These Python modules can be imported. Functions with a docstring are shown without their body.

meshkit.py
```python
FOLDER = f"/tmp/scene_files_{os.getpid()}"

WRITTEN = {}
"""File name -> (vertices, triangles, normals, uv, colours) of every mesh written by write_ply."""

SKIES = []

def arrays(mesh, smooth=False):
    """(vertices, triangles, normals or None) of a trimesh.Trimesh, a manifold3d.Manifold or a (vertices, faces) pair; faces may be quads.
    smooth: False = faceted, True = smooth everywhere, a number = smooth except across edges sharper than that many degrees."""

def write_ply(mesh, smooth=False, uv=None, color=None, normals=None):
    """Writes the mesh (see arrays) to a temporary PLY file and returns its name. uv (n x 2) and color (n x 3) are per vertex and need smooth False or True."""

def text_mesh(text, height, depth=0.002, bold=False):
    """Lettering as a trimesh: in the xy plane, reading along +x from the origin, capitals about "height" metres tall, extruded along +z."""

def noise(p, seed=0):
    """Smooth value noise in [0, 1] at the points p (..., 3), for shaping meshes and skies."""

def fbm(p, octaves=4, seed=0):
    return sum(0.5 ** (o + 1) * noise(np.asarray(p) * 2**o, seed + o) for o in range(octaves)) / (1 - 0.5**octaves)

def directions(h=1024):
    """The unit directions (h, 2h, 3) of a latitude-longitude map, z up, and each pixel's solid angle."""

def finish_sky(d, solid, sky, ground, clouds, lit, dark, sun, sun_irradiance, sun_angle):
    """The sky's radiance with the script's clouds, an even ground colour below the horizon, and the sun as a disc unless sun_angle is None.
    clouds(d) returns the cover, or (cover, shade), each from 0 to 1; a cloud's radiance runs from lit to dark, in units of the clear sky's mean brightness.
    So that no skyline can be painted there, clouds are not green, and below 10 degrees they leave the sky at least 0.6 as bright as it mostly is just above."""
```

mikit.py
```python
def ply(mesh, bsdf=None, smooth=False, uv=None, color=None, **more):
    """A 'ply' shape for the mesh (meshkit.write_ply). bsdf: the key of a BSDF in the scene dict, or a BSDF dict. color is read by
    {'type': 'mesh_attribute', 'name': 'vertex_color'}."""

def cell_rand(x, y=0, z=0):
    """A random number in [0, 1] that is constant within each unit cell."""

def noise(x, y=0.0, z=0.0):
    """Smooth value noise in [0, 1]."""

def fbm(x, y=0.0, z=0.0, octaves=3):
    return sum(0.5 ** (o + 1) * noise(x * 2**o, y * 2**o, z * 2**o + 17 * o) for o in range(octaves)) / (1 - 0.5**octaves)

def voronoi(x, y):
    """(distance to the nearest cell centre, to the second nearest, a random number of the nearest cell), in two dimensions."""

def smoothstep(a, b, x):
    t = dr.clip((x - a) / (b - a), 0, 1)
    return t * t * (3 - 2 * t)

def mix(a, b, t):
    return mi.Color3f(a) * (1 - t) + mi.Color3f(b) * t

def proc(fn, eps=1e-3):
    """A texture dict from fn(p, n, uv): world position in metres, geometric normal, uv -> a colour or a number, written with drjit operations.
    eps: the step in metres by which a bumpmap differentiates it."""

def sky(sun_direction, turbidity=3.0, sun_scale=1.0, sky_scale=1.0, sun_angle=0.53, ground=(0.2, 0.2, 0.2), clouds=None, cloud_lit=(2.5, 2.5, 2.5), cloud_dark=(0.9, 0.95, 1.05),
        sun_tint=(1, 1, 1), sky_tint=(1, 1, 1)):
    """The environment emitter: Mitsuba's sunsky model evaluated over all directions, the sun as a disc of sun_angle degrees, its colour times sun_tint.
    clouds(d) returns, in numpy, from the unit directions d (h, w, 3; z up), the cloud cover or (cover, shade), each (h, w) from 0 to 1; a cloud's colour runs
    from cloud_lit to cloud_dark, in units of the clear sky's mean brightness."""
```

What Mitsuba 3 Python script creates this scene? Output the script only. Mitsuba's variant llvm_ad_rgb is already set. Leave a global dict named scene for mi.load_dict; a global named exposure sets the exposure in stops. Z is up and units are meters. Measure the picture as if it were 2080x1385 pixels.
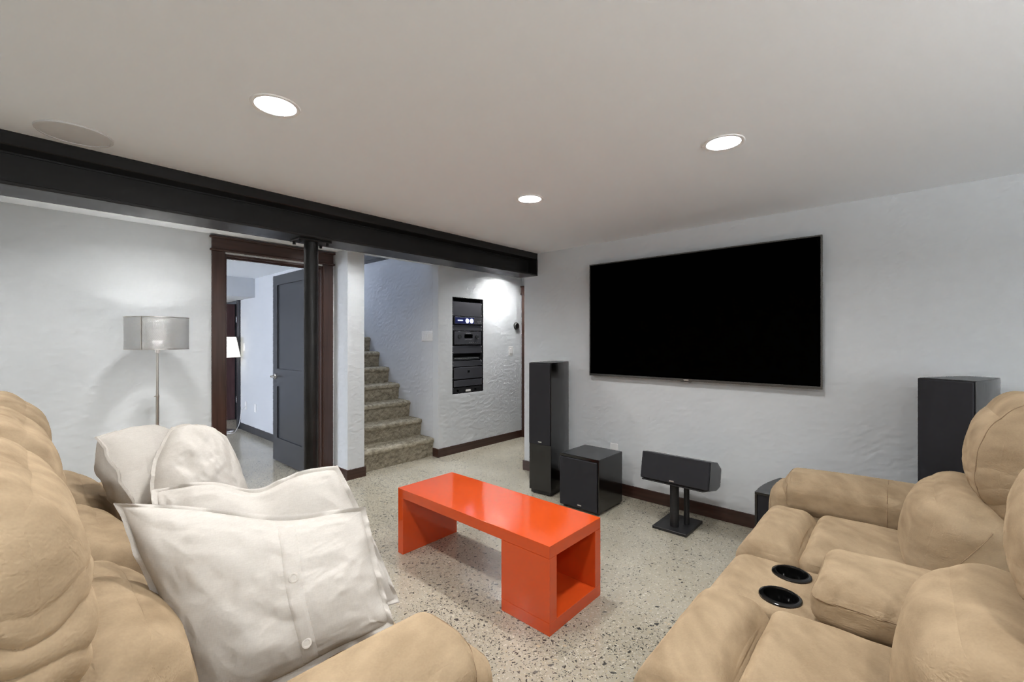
import math, random
import numpy as np, trimesh, mitsuba as mi, drjit as dr
import mikit, meshkit
from shapely.geometry import Polygon, box as sbox
from mikit import proc, noise as tnoise, fbm as tfbm, voronoi as tvor, cell_rand, smoothstep as tss, mix as tmix

random.seed(7)
rng = np.random.default_rng(7)
T = mi.ScalarTransform4f
scene, labels = {}, {}

# ------------------------------------------------------------------ camera, exposure, light levels
CAM_H, CEIL = 1.323, 2.18
FWD = np.array([0.74465, 0.66745])
scene['camera'] = {'type': 'perspective', 'fov': math.degrees(2 * math.atan(1040 / 897)), 'fov_axis': 'x',
                   'near_clip': 0.02, 'far_clip': 100.0, 'principal_point_offset_y': 2.5 / 1385,
                   'to_world': T().look_at(origin=[0, 0, CAM_H], target=[FWD[0], FWD[1], CAM_H], up=[0, 0, 1])}
exposure = 0.66
LAMP = [215.0, 213.0, 208.0]          # recessed ceiling lights (radiance)
UPLIGHT = [310, 311, 312]              # torchiere behind the camera
BULB = [95, 93, 88]                    # floor lamp, upward; its downward ring is five times that
DAY = [12.5, 13.2, 14.9]               # daylight at the bedroom window
DAY_UP = [17.0, 18.6, 22.0]            # daylight at the landing window above the stairs
DAY_BACK = [1.6, 1.65, 1.7]         # daylight at the window behind the camera

# ------------------------------------------------------------------ materials
def rgb(*c): return {'type': 'rgb', 'value': list(c)}
def two(b): return {'type': 'twosided', 'bsdf': b}
def bump(b, fn, scale, eps): return {'type': 'bumpmap', 'arbitrary': proc(fn, eps), 'bsdf': b, 'scale': scale}
def pbr(base, rough, metallic=0.0, spec=0.5, **k):
    return {'type': 'principled', 'base_color': base if isinstance(base, dict) else rgb(*base), 'roughness': rough, 'metallic': metallic, 'specular': spec, **k}

scene['m_wall'] = two({'type': 'diffuse', 'reflectance': rgb(0.615, 0.64, 0.665)})
scene['m_wall_cool'] = two({'type': 'diffuse', 'reflectance': rgb(0.60, 0.62, 0.65)})
scene['m_ceiling'] = two({'type': 'diffuse', 'reflectance': rgb(0.832, 0.866, 0.902)})

def floor_colour(p, n, uv):
    x, y = p.x, p.y
    dens = tss(0.36, 0.60, tfbm(x * 1.3 + 3, y * 1.3, 0.0, 3))
    wx = x + 0.013 * (tnoise(x * 75, y * 75, 1.0) - 0.5) + 0.0022 * (tnoise(x * 230, y * 230, 4.0) - 0.5)
    wy = y + 0.013 * (tnoise(x * 75, y * 75, 9.0) - 0.5) + 0.0022 * (tnoise(x * 230, y * 230, 8.0) - 0.5)
    col = tmix((0.285, 0.260, 0.203), (0.405, 0.373, 0.298), tfbm(x * 3.5, y * 3.5, 5.0, 3))
    col = tmix(col, (0.38, 0.355, 0.305), 0.6 * tss(0.5, 0.8, tnoise(x * 160, y * 160, 2.0)))
    d, _, k = tvor(wx * 105 + 5.3, wy * 105)
    col = tmix(col, (0.66, 0.63, 0.55), 0.55 * tss(0.32, 0.24, d) * dr.select(k > 0.80, 1.0, 0.0))
    col = tmix(col, (0.40, 0.32, 0.21), 0.65 * tss(0.34, 0.26, d) * dr.select(k < 0.08, 1.0, 0.0))
    col = tmix(col, (0.05, 0.048, 0.045), 0.9 * tss(0.31, 0.22, d) * dr.select((k > 0.10) & (k < 0.22 + 0.26 * dens), 1.0, 0.0))
    a, b = 0.8 * wx + 0.6 * wy, 0.8 * wy - 0.6 * wx
    d2, _, k2 = tvor(a * 47, b * 64 + 2.7)
    size = 0.10 + 0.22 * cell_rand(k2 * 311, 5.0)
    big = tss(size + 0.03, size - 0.03, d2) * dr.select(cell_rand(k2 * 977, 3.0) < 0.12 + 0.34 * dens, 1.0, 0.0)
    tone = cell_rand(k2 * 5003, 7.0)
    col = tmix(col, tmix((0.020, 0.021, 0.021), (0.17, 0.155, 0.13), tone * tone * tone), 0.94 * big)
    d3, _, k3 = tvor(b * 31 + 9.1, a * 42)
    s3 = 0.13 + 0.20 * cell_rand(k3 * 411, 2.0)
    huge = tss(s3 + 0.025, s3 - 0.025, d3) * dr.select(cell_rand(k3 * 877, 6.0) < 0.015 + 0.11 * dens, 1.0, 0.0)
    tone3 = cell_rand(k3 * 4003, 1.0)
    col = tmix(col, dr.select(tone3 > 0.8, mi.Color3f(0.50, 0.41, 0.28), tmix((0.035, 0.036, 0.035), (0.15, 0.145, 0.13), tone3)), 0.92 * huge)
    return col
scene['m_floor'] = two(pbr(proc(floor_colour), 0.17, spec=0.45))

def wood_colour(p, n, uv):
    g = tfbm(p.x * 55, p.y * 55, p.z * 3.0, 3)
    return tmix((0.018, 0.0088, 0.0065), (0.054, 0.026, 0.019), g)
def wood_colour_flat(p, n, uv):
    g = tfbm(p.x * 3.0, p.y * 3.0, p.z * 60, 3)
    return tmix((0.020, 0.0085, 0.006), (0.055, 0.023, 0.016), g)
scene['m_wood'] = two(pbr(proc(wood_colour), 0.28, spec=0.5))
scene['m_wood_flat'] = two(pbr(proc(wood_colour_flat), 0.30, spec=0.5))
def redwood_colour(p, n, uv):
    return tmix((0.045, 0.022, 0.024), (0.11, 0.058, 0.058), tfbm(p.x * 40, p.y * 40, p.z * 4.0, 3))
scene['m_redwood'] = two(pbr(proc(redwood_colour), 0.3))
scene['m_door'] = two(pbr((0.027, 0.029, 0.034), 0.28, spec=0.5))

def steel_colour(p, n, uv):
    return tmix((0.003, 0.003, 0.0032), (0.013, 0.0125, 0.012), tfbm(p.x * 5, p.y * 9, p.z * 9, 4))
scene['m_steel'] = two(pbr(proc(steel_colour), 0.36, spec=0.25))
scene['m_black'] = two(pbr((0.008, 0.008, 0.009), 0.45, spec=0.4))
scene['m_gloss'] = two({'type': 'roughplastic', 'alpha': 0.02, 'int_ior': 1.55, 'diffuse_reflectance': rgb(0.004, 0.004, 0.004)})
scene['m_ash'] = two(pbr((0.022, 0.024, 0.026), 0.32, spec=0.5))
def grille_relief(p, n, uv): return tnoise(p.x * 700, p.y * 700, p.z * 700)
scene['m_grille'] = two(bump(pbr((0.014, 0.014, 0.017), 0.75, spec=0.25), grille_relief, 0.0004, 0.0006))
scene['m_screen'] = two({'type': 'diffuse', 'reflectance': rgb(0.0004, 0.0004, 0.0004)})
scene['m_bezel'] = two(pbr((0.10, 0.10, 0.095), 0.35, metallic=0.7))
scene['m_silver'] = two(pbr((0.72, 0.72, 0.72), 0.25, metallic=0.9))
scene['m_shade'] = two(pbr((0.60, 0.60, 0.60), 0.5, metallic=0.8))
scene['m_nickel'] = two(pbr((0.62, 0.59, 0.54), 0.28, metallic=1.0))
scene['m_white'] = two(pbr((0.80, 0.80, 0.80), 0.35))
scene['m_offwhite'] = two({'type': 'diffuse', 'reflectance': rgb(0.62, 0.62, 0.63)})
scene['m_orange'] = two({'type': 'roughplastic', 'alpha': 0.012, 'int_ior': 1.52, 'nonlinear': False, 'diffuse_reflectance': rgb(0.62, 0.076, 0.014)})
scene['m_panel'] = two(pbr((0.13, 0.13, 0.145), 0.40, metallic=0.9))
scene['m_blue_led'] = two(pbr((0.01, 0.015, 0.09), 0.3))

def carpet_colour(p, n, uv):
    a = tnoise(p.x * 170, p.y * 170, p.z * 170)
    b = tfbm(p.x * 34, p.y * 34, p.z * 34, 3)
    return tmix((0.13, 0.112, 0.078), (0.47, 0.425, 0.335), dr.clip(0.47 + 0.6 * (a - 0.5) + 1.1 * (b - 0.5), 0, 1))
def carpet_relief(p, n, uv): return tnoise(p.x * 190, p.y * 190, p.z * 190)
scene['m_carpet'] = bump(two({'type': 'diffuse', 'reflectance': proc(carpet_colour)}), carpet_relief, 0.004, 0.001)

def suede_colour(p, n, uv):
    w = 1.5 * tnoise(p.x * 3, p.y * 3, p.z * 3)
    a = tfbm(p.x * 6 + p.y * 5 + w, p.y * 15 - p.x * 12 - w, p.z * 20 + w, 3)
    g = tnoise(p.x * 300, p.y * 300, p.z * 300)
    return tmix((0.228, 0.163, 0.099), (0.372, 0.280, 0.182), dr.clip(1.3 * (a - 0.5) + 0.5 + 0.18 * (g - 0.5), 0, 1))
def suede_relief(p, n, uv):
    a = tnoise(p.x * 280, p.y * 280, p.z * 280)
    return a * a + 0.4 * tnoise(p.x * 520, p.y * 520, p.z * 520)
scene['m_suede'] = bump(two(pbr(proc(suede_colour), 0.85, spec=0.2, sheen=0.25, sheen_tint=0.6)), suede_relief, 0.0012, 0.0006)
scene['m_suede_seam'] = two(pbr((0.245, 0.175, 0.11), 0.9, spec=0.2))

def linen_relief(p, n, uv):
    return tnoise(p.x * 420, p.y * 420, p.z * 900) + tnoise(p.x * 900, p.y * 900, p.z * 420)
def linen_colour(p, n, uv):
    return tmix((0.435, 0.41, 0.377), (0.525, 0.50, 0.467), 0.35 * tnoise(p.x * 500, p.y * 500, p.z * 120) + 0.35 * tnoise(p.x * 120, p.y * 120, p.z * 500) + 0.3 * tfbm(p.x * 14, p.y * 14, p.z * 14, 2))
scene['m_linen'] = bump(two({'type': 'diffuse', 'reflectance': proc(linen_colour)}), linen_relief, 0.0004, 0.0006)
scene['m_button'] = two(pbr((0.47, 0.445, 0.41), 0.35))

def emit(c): return {'type': 'area', 'radiance': rgb(*c)}

# ------------------------------------------------------------------ helpers
def numbered(k):
    if k not in scene and k not in labels: return k
    i = 1
    while f'{k}_{i:03d}' in scene or f'{k}_{i:03d}' in labels: i += 1
    return f'{k}_{i:03d}'
def thing(name, label, cat, group=None):
    k = numbered(name); labels[k] = {'label': label, 'category': cat}
    if group: labels[k]['group'] = group
    return k
def put(key, mesh, mat, smooth=False, emission=None):
    d = mikit.ply(mesh, mat, smooth=smooth)
    if emission is not None: d['emitter'] = emit(emission)
    scene[key] = d
    return key
def one(name, mesh, mat, label, cat, smooth=False, group=None, emission=None):
    return put(thing(name, label, cat, group), mesh, mat, smooth, emission)
def part(parent, name, mesh, mat, smooth=False, label=None, emission=None, kind=None):
    k = numbered(parent + '__' + name)
    put(k, mesh, mat, smooth, emission)
    if label or kind: labels[k] = {**({'label': label} if label else {}), **({'kind': kind} if kind else {})}
    return k
def struct(name, mesh, mat, label=None, smooth=False):
    k = numbered(name); labels[k] = {'kind': 'structure', **({'label': label} if label else {})}
    if mesh is not None: put(k, mesh, mat, smooth)
    return k

def bx(x0, x1, y0, y1, z0, z1, b=0.0):
    """A box, its edges chamfered by b."""
    lo, hi = np.array([x0, y0, z0], float), np.array([x1, y1, z1], float)
    if b <= 0:
        m = trimesh.creation.box(hi - lo); m.apply_translation((lo + hi) / 2); return m
    pts = []
    for c in np.ndindex(2, 2, 2):
        p = np.where(c, hi, lo); s = np.where(c, -1.0, 1.0)
        for a in range(3):
            q = p + s * b; q[a] = p[a]; pts.append(q)
    return trimesh.convex.convex_hull(np.array(pts))
def cat(*m): return trimesh.util.concatenate([x for x in m])
def cyl(p0, p1, r, n=32, r1=None):
    p0, p1 = np.array(p0, float), np.array(p1, float)
    d = p1 - p0; L = np.linalg.norm(d)
    if r1 is None: m = trimesh.creation.cylinder(r, L, sections=n)
    else:
        m = trimesh.creation.revolve([[0, -L / 2], [r, -L / 2], [r1, L / 2], [0, L / 2]], sections=n)
    m.apply_transform(trimesh.geometry.align_vectors([0, 0, 1], d / L)); m.apply_translation((p0 + p1) / 2)
    return m
def lathe(profile, at, n=48, axis=(0, 0, 1)):
    m = trimesh.creation.revolve(np.array(profile, float), sections=n)
    if tuple(axis) != (0, 0, 1): m.apply_transform(trimesh.geometry.align_vectors([0, 0, 1], axis))
    m.apply_translation(at)
    m.fix_normals()
    return m
def tube(points, r, sides=8):
    p = np.asarray(points, float)
    t = np.gradient(p, axis=0); t /= np.linalg.norm(t, axis=1, keepdims=True) + 1e-12
    a = np.cross(t, np.where(np.abs(t[:, 2:]) < 0.9, [0, 0, 1.0], [1.0, 0, 0])); a /= np.linalg.norm(a, axis=1, keepdims=True) + 1e-12
    b = np.cross(t, a); ang = np.arange(sides) * 2 * np.pi / sides
    v = p[:, None] + r * (np.cos(ang)[None, :, None] * a[:, None] + np.sin(ang)[None, :, None] * b[:, None])
    i, j = np.meshgrid(np.arange(len(p) - 1), np.arange(sides), indexing='ij')
    q = np.stack([i * sides + j, i * sides + (j + 1) % sides, (i + 1) * sides + (j + 1) % sides, (i + 1) * sides + j], -1).reshape(-1, 4)
    f = np.vstack([q[:, [0, 1, 2]], q[:, [0, 2, 3]]])
    n0 = len(v) * sides
    caps = [[k, 0, (k + 1)] for k in range(1, sides - 1)] + [[n0 - sides + k, n0 - sides + k + 1, n0 - sides] for k in range(1, sides - 1)]
    m = trimesh.Trimesh(v.reshape(-1, 3), np.vstack([f, caps]), process=False); m.fix_normals()
    return m
def smooth_path(pts, n=60):
    pts = np.asarray(pts, float)
    from scipy.interpolate import CubicSpline
    s = np.r_[0, np.cumsum(np.linalg.norm(np.diff(pts, axis=0), axis=1))]
    return CubicSpline(s, pts)(np.linspace(0, s[-1], n))
def ext(poly, h, origin, ex, ey):
    """A shapely polygon extruded by h along ex x ey from the plane (origin, ex, ey)."""
    ex, ey = np.array(ex, float), np.array(ey, float); ez = np.cross(ex, ey)
    m = trimesh.creation.extrude_polygon(poly, h, engine='earcut')
    M = np.eye(4); M[:3, 0], M[:3, 1], M[:3, 2], M[:3, 3] = ex, ey, ez, origin
    m.apply_transform(M)
    return m
def facing(m, d):
    """An open sheet with its faces turned to look along d."""
    if (m.face_normals * m.area_faces[:, None]).sum(0) @ np.array(d, float) < 0: m.invert()
    return m
def ss(a, b, x):
    t = np.clip((np.asarray(x, float) - a) / (b - a), 0, 1); return t * t * (3 - 2 * t)
_cubes = {}
def cube_grid(n):
    if n not in _cubes:
        g = np.linspace(-1, 1, n + 1); V, F, at = [], [], 0
        for a in range(3):
            for s in (-1, 1):
                u, v = np.meshgrid(g, g, indexing='ij'); c = np.zeros((n + 1, n + 1, 3))
                c[..., a], c[..., (a + 1) % 3], c[..., (a + 2) % 3] = s, u, v
                i = np.arange((n + 1) ** 2).reshape(n + 1, n + 1) + at
                q = np.stack([i[:-1, :-1], i[1:, :-1], i[1:, 1:], i[:-1, 1:]], -1).reshape(-1, 4)
                if s < 0: q = q[:, ::-1]
                V.append(c.reshape(-1, 3)); F.append(q); at += (n + 1) ** 2
        V, F = np.vstack(V), np.vstack(F)
        m = trimesh.Trimesh(V, np.vstack([F[:, [0, 1, 2]], F[:, [0, 2, 3]]]), process=False); m.merge_vertices()
        _cubes[n] = (np.array(m.vertices), np.array(m.faces))
    return _cubes[n]
def vnormals(v, f):
    n = np.zeros_like(v); c = np.cross(v[f[:, 1]] - v[f[:, 0]], v[f[:, 2]] - v[f[:, 0]])
    for k in range(3): np.add.at(n, f[:, k], c)
    return n / (np.linalg.norm(n, axis=1, keepdims=True) + 1e-12)
def cushion(half, r, n=40, puff=(0, 0, 0), relief=None, pw=1.0):
    """A stuffed rounded box about the origin; puff swells its faces; relief(p, c, normal) -> height along the normal."""
    c, f = cube_grid(n); h, r = np.array(half, float), np.minimum(np.broadcast_to(np.array(r, float), 3), np.array(half, float) * 0.999)
    p = c * h; q = np.clip(p, -(h - r), h - r); v = (p - q) / r
    L = np.linalg.norm(v, axis=1, keepdims=True); p = q + r * v / np.maximum(L, 1e-9)
    for a in range(3):
        b, d = (a + 1) % 3, (a + 2) % 3
        p[:, a] += np.sign(c[:, a]) * np.abs(c[:, a]) ** 2 * puff[a] * ((1 - c[:, b] ** 2) * (1 - c[:, d] ** 2)) ** pw
    if relief is not None:
        nn = vnormals(p, f); p = p + nn * np.asarray(relief(p, c, nn))[:, None]
    return p, f
def rot(axis, deg): return trimesh.transformations.rotation_matrix(math.radians(deg), axis)[:3, :3]

# ================================================================== THE SETTING
XR, YP, YD, YS = 3.442, 3.930, 4.192, 4.31     # tv wall, pillar and rack wall plane, door wall, its rear face
XL, YB, XH, YF = -2.2, -2.6, 4.585, 8.36        # left wall, wall behind the camera, hallway end, far bedroom wall
SX0, SX1 = 2.236, 3.146                        # stairwell
struct('floor', bx(XL - 0.1, 5.2, YB - 0.1, YF + 0.2, -0.12, 0.0), 'm_floor', 'polished concrete floor with exposed dark and pale aggregate')
ceil_poly = Polygon([(XL, YB), (5.2, YB), (5.2, YP + 0.12), (SX1 + 0.0, YP + 0.16), (SX0, YP + 0.16), (SX0, YP + 0.12), (2.064, YP + 0.12), (2.064, YS), (XL, YS)])
LIGHTS = [(0.627, 1.725), (2.073, 1.713), (2.045, 0.597), (0.627, 0.60), (0.627, -0.55), (-0.85, 1.725), (-0.85, 0.6), (-0.85, -0.55), (0.627, 3.46), (2.0, 3.46), (-0.85, 3.46), (4.08, 3.66)]
RL, CAN = 0.070, 0.028
from shapely.geometry import Point
for lx, ly in LIGHTS: ceil_poly = ceil_poly.difference(Point(lx, ly).buffer(RL + 0.001, 12))
struct('ceiling', ext(ceil_poly, 0.16, [0, 0, CEIL], [1, 0, 0], [0, 1, 0]), 'm_ceiling', 'flat off-white textured ceiling with recessed lights')
struct('ceiling', bx(XL, 2.2, YS, YF + 0.1, CEIL, CEIL + 0.16), 'm_ceiling', 'pale ceiling of the bedroom seen through the doorway')
struct('wall_right', bx(XR, XR + 0.118, YB, 2.916, 0, CEIL), 'm_wall', 'pale grey textured wall that carries the television')
struct('wall_front', bx(XL, 5.2, YB - 0.1, YB, 0, CEIL), 'm_wall')
struct('wall_left', bx(XL - 0.1, XL, YB, YF, 0, CEIL), 'm_wall')
DX0, DX1, DH = 1.125, 1.950, 2.030
door_wall = Polygon([(XL, 0), (DX0, 0), (DX0, DH), (DX1, DH), (DX1, 0), (2.064, 0), (2.064, CEIL), (XL, CEIL)])
struct('wall_back', ext(door_wall, YS - YD, [0, YS, 0], [1, 0, 0], [0, 0, 1]), 'm_wall', 'pale grey wall with the bedroom doorway')
struct('wall_pillar', bx(2.064, SX0, YP, YS, 0, CEIL, 0.006), 'm_wall', 'pale grey wall end between the bedroom door and the stairs')
struct('wall_bedroom_right', bx(2.2, SX0, YS, 7.44, 0, 4.6), 'm_wall_cool', 'cool grey bedroom wall behind the open dark door')
RX0, RX1, RZ0, RZ1 = 3.350, 3.846, 0.690, 1.822
rack_wall = Polygon([(SX1, 0), (5.2, 0), (5.2, CEIL + 0.16), (SX1, CEIL + 0.16)], [[(RX0, RZ0), (RX1, RZ0), (RX1, RZ1), (RX0, RZ1)]])
struct('wall_rack', ext(rack_wall, 0.10, [0, YP + 0.10, 0], [1, 0, 0], [0, 0, 1]), 'm_wall', 'pale grey hallway wall with a recessed equipment rack')
struct('wall_stair_right', bx(SX1, SX1 + 0.10, YP + 0.10, 7.4, 0, 4.6), 'm_wall_cool', 'cool grey wall along the right side of the stairs')
struct('wall_stair_back', bx(SX0, 3.3, 7.3, 7.4, 0, 4.6), 'm_wall_cool')
struct('wall_stair_upper', bx(SX0 - 0.04, SX1 + 0.1, YP + 0.03, YP + 0.16, CEIL + 0.16, 4.6), 'm_wall_cool')
struct('wall_stair_left', bx(2.2, SX0, YP + 0.03, YS, CEIL + 0.0, 4.6), 'm_wall_cool')
struct('ceiling', bx(2.1, 3.3, YP, 7.4, 4.6, 4.7), 'm_ceiling')
struct('wall_hall_end', bx(XH, XH + 0.1, 2.0, YP, 0, CEIL), 'm_wall')
struct('wall_hall_side', bx(XR + 0.118, 5.2, 1.9, 2.0, 0, CEIL), 'm_wall')
struct('wall_far', bx(XL, 2.7, YF, YF + 0.1, 0, CEIL), 'm_wall_cool', 'far bedroom wall with a brown door')
struct('wall_closet', bx(2.6, 2.7, 7.3, YF, 0, CEIL), 'm_wall_cool')
struct('wall_soffit', bx(XL, 2.2, 6.80, YF, 1.915, CEIL), 'm_wall_cool', 'boxed bulkhead under the bedroom ceiling')
def plaster(wall, origin, ex, w, z0, z1, holes=(), step=0.0075, seed=1):
    """The hand-trowelled skin of a wall: a fine relief over its face (origin, ex along the wall, facing ex x z); holes are (u0, u1, z0, z1)."""
    ex = np.array(ex, float); ez = np.cross(ex, [0, 0, 1.0]); nu, nv = max(int(w / step), 2), int((z1 - z0) / step)
    U, V = np.meshgrid(np.linspace(0, w, nu + 1), np.linspace(z0, z1, nv + 1), indexing='ij')
    P = np.array(origin, float) + U[..., None] * ex + V[..., None] * np.array([0, 0, 1.0])
    q = P + 0.03 * (np.stack([meshkit.noise(P * 9, seed + k) for k in range(3)], -1) - 0.5)
    a = meshkit.fbm(q * np.array([26, 26, 38.0]), 3, seed)
    h = ss(0.36, 0.62, a) + 0.30 * meshkit.fbm(P * 85, 2, seed + 5)
    edge = np.minimum(np.minimum(U, w - U), np.minimum(V - z0, z1 - V)) / 0.012
    for a0, a1, b0, b1 in holes: edge = np.minimum(edge, np.maximum(np.maximum(a0 - U, U - a1), np.maximum(b0 - V, V - b1)) / 0.012)
    P = P + ez * (0.0002 + 0.0017 * h * np.clip(edge, 0, 1))[..., None]
    i = np.arange((nu + 1) * (nv + 1)).reshape(nu + 1, nv + 1)
    f = np.stack([i[:-1, :-1], i[1:, :-1], i[1:, 1:], i[:-1, 1:]], -1)
    keep = np.ones((nu, nv), bool); uc, vc = (U[:-1, :-1] + U[1:, 1:]) / 2, (V[:-1, :-1] + V[1:, 1:]) / 2
    for a0, a1, b0, b1 in holes: keep &= ~((uc > a0) & (uc < a1) & (vc > b0) & (vc < b1))
    part(wall, 'plaster', (P.reshape(-1, 3), f[keep]), scene[wall]['bsdf']['id'], True)
plaster('wall_right', [XR, 2.916, 0], [0, -1, 0], 3.6, 0.0, CEIL)
plaster('wall_rack', [SX1, YP, 0], [1, 0, 0], 1.44, 0.0, CEIL, [(RX0 - SX1 - 0.004, RX1 - SX1 + 0.004, RZ0 - 0.004, RZ1 + 0.004)], seed=11)
plaster('wall_back', [-0.9, YD, 0], [1, 0, 0], DX0 + 0.9, 0.0, CEIL, seed=21)
plaster('wall_pillar', [2.064, YP, 0], [1, 0, 0], SX0 - 2.064, 0.0, CEIL, step=0.006, seed=31)
plaster('wall_pillar', [2.064, YD, 0], [0, -1, 0], YD - YP, 0.0, CEIL, step=0.006, seed=33)
plaster('wall_stair_right', [SX1, 6.2, 0], [0, -1, 0], 6.2 - YP - 0.10, 0.0, 3.0, step=0.009, seed=41)
BT, BHt = 0.013, 0.095
struct('baseboard_right', cat(bx(XR - BT, XR, YB, 2.916 + BT, 0, BHt, 0.002), bx(XR - BT, XR + 0.118, 2.916, 2.916 + BT, 0, BHt, 0.002)), 'm_wood_flat', 'dark brown wooden baseboard under the television')
struct('baseboard_rack', cat(bx(SX1 - BT, 4.58, YP - BT, YP, 0, BHt, 0.002), bx(SX1 - BT, SX1, YP - BT, YP + 0.09, 0, BHt, 0.002)), 'm_wood_flat', 'dark brown wooden baseboard under the equipment rack')
struct('baseboard_pillar', cat(bx(2.064 - BT, SX0 + BT, YP - BT, YP, 0, BHt, 0.002), bx(2.064 - BT, 2.064, YP - BT, YD - 0.02, 0, BHt, 0.002)), 'm_wood_flat', 'dark brown wooden baseboard round the wall end beside the stairs')
struct('baseboard_back', bx(XL, 1.03, YD - BT, YD, 0, BHt, 0.002), 'm_wood_flat')
struct('baseboard_bedroom', bx(2.2 - BT, 2.2, YS + 0.03, 7.42, 0, BHt, 0.002), 'm_door', 'dark baseboard along the bedroom wall')

# ---- bedroom doorway: casing, jambs, open dark leaf
tr = struct('trim_1', None, None, 'dark brown stained wooden casing round the bedroom doorway')
part(tr, 'side_casing', bx(1.035, DX0 + 0.004, YD - 0.020, YD, 0, 2.045, 0.003), 'm_wood')
part(tr, 'side_casing', bx(DX1 - 0.004, 2.043, YD - 0.020, YD, 0, 2.045, 0.003), 'm_wood')
part(tr, 'head_casing', bx(1.035, 2.045, YD - 0.024, YD, 2.062, 2.150, 0.002), 'm_wood_flat')
part(tr, 'bead', bx(1.022, 2.058, YD - 0.034, YD, 2.045, 2.063, 0.005), 'm_wood_flat')
part(tr, 'cap', bx(1.020, 2.060, YD - 0.036, YD, 2.150, 2.168, 0.004), 'm_wood_flat')
part(tr, 'jamb', bx(DX0 - 0.0, DX0 + 0.018, YD - 0.002, YS + 0.012, 0, DH), 'm_wood')
part(tr, 'jamb', bx(DX1 - 0.018, DX1, YD - 0.002, YS + 0.012, 0, DH), 'm_wood')
part(tr, 'head_jamb', bx(DX0, DX1, YD - 0.002, YS + 0.012, DH - 0.018, DH), 'm_wood_flat')
part(tr, 'stop', bx(DX0 + 0.018, DX0 + 0.030, YD + 0.045, YD + 0.080, 0, DH - 0.018), 'm_wood')
part(tr, 'stop', bx(DX1 - 0.030, DX1 - 0.018, YD + 0.045, YD + 0.080, 0, DH - 0.018), 'm_wood')
part(tr, 'head_stop', bx(DX0 + 0.018, DX1 - 0.018, YD + 0.045, YD + 0.080, DH - 0.030, DH - 0.018), 'm_wood_flat')
part(tr, 'inner_casing', bx(DX1 - 0.004, 2.045, YS, YS + 0.016, 0, 2.045, 0.003), 'm_wood')
LX0, LX1, LY0, LY1, LZ1 = 1.868, 1.908, 4.352, 5.215, 2.020
dl = struct('door_1', None, None, 'open charcoal two-panel door leaf standing in the bedroom')
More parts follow.
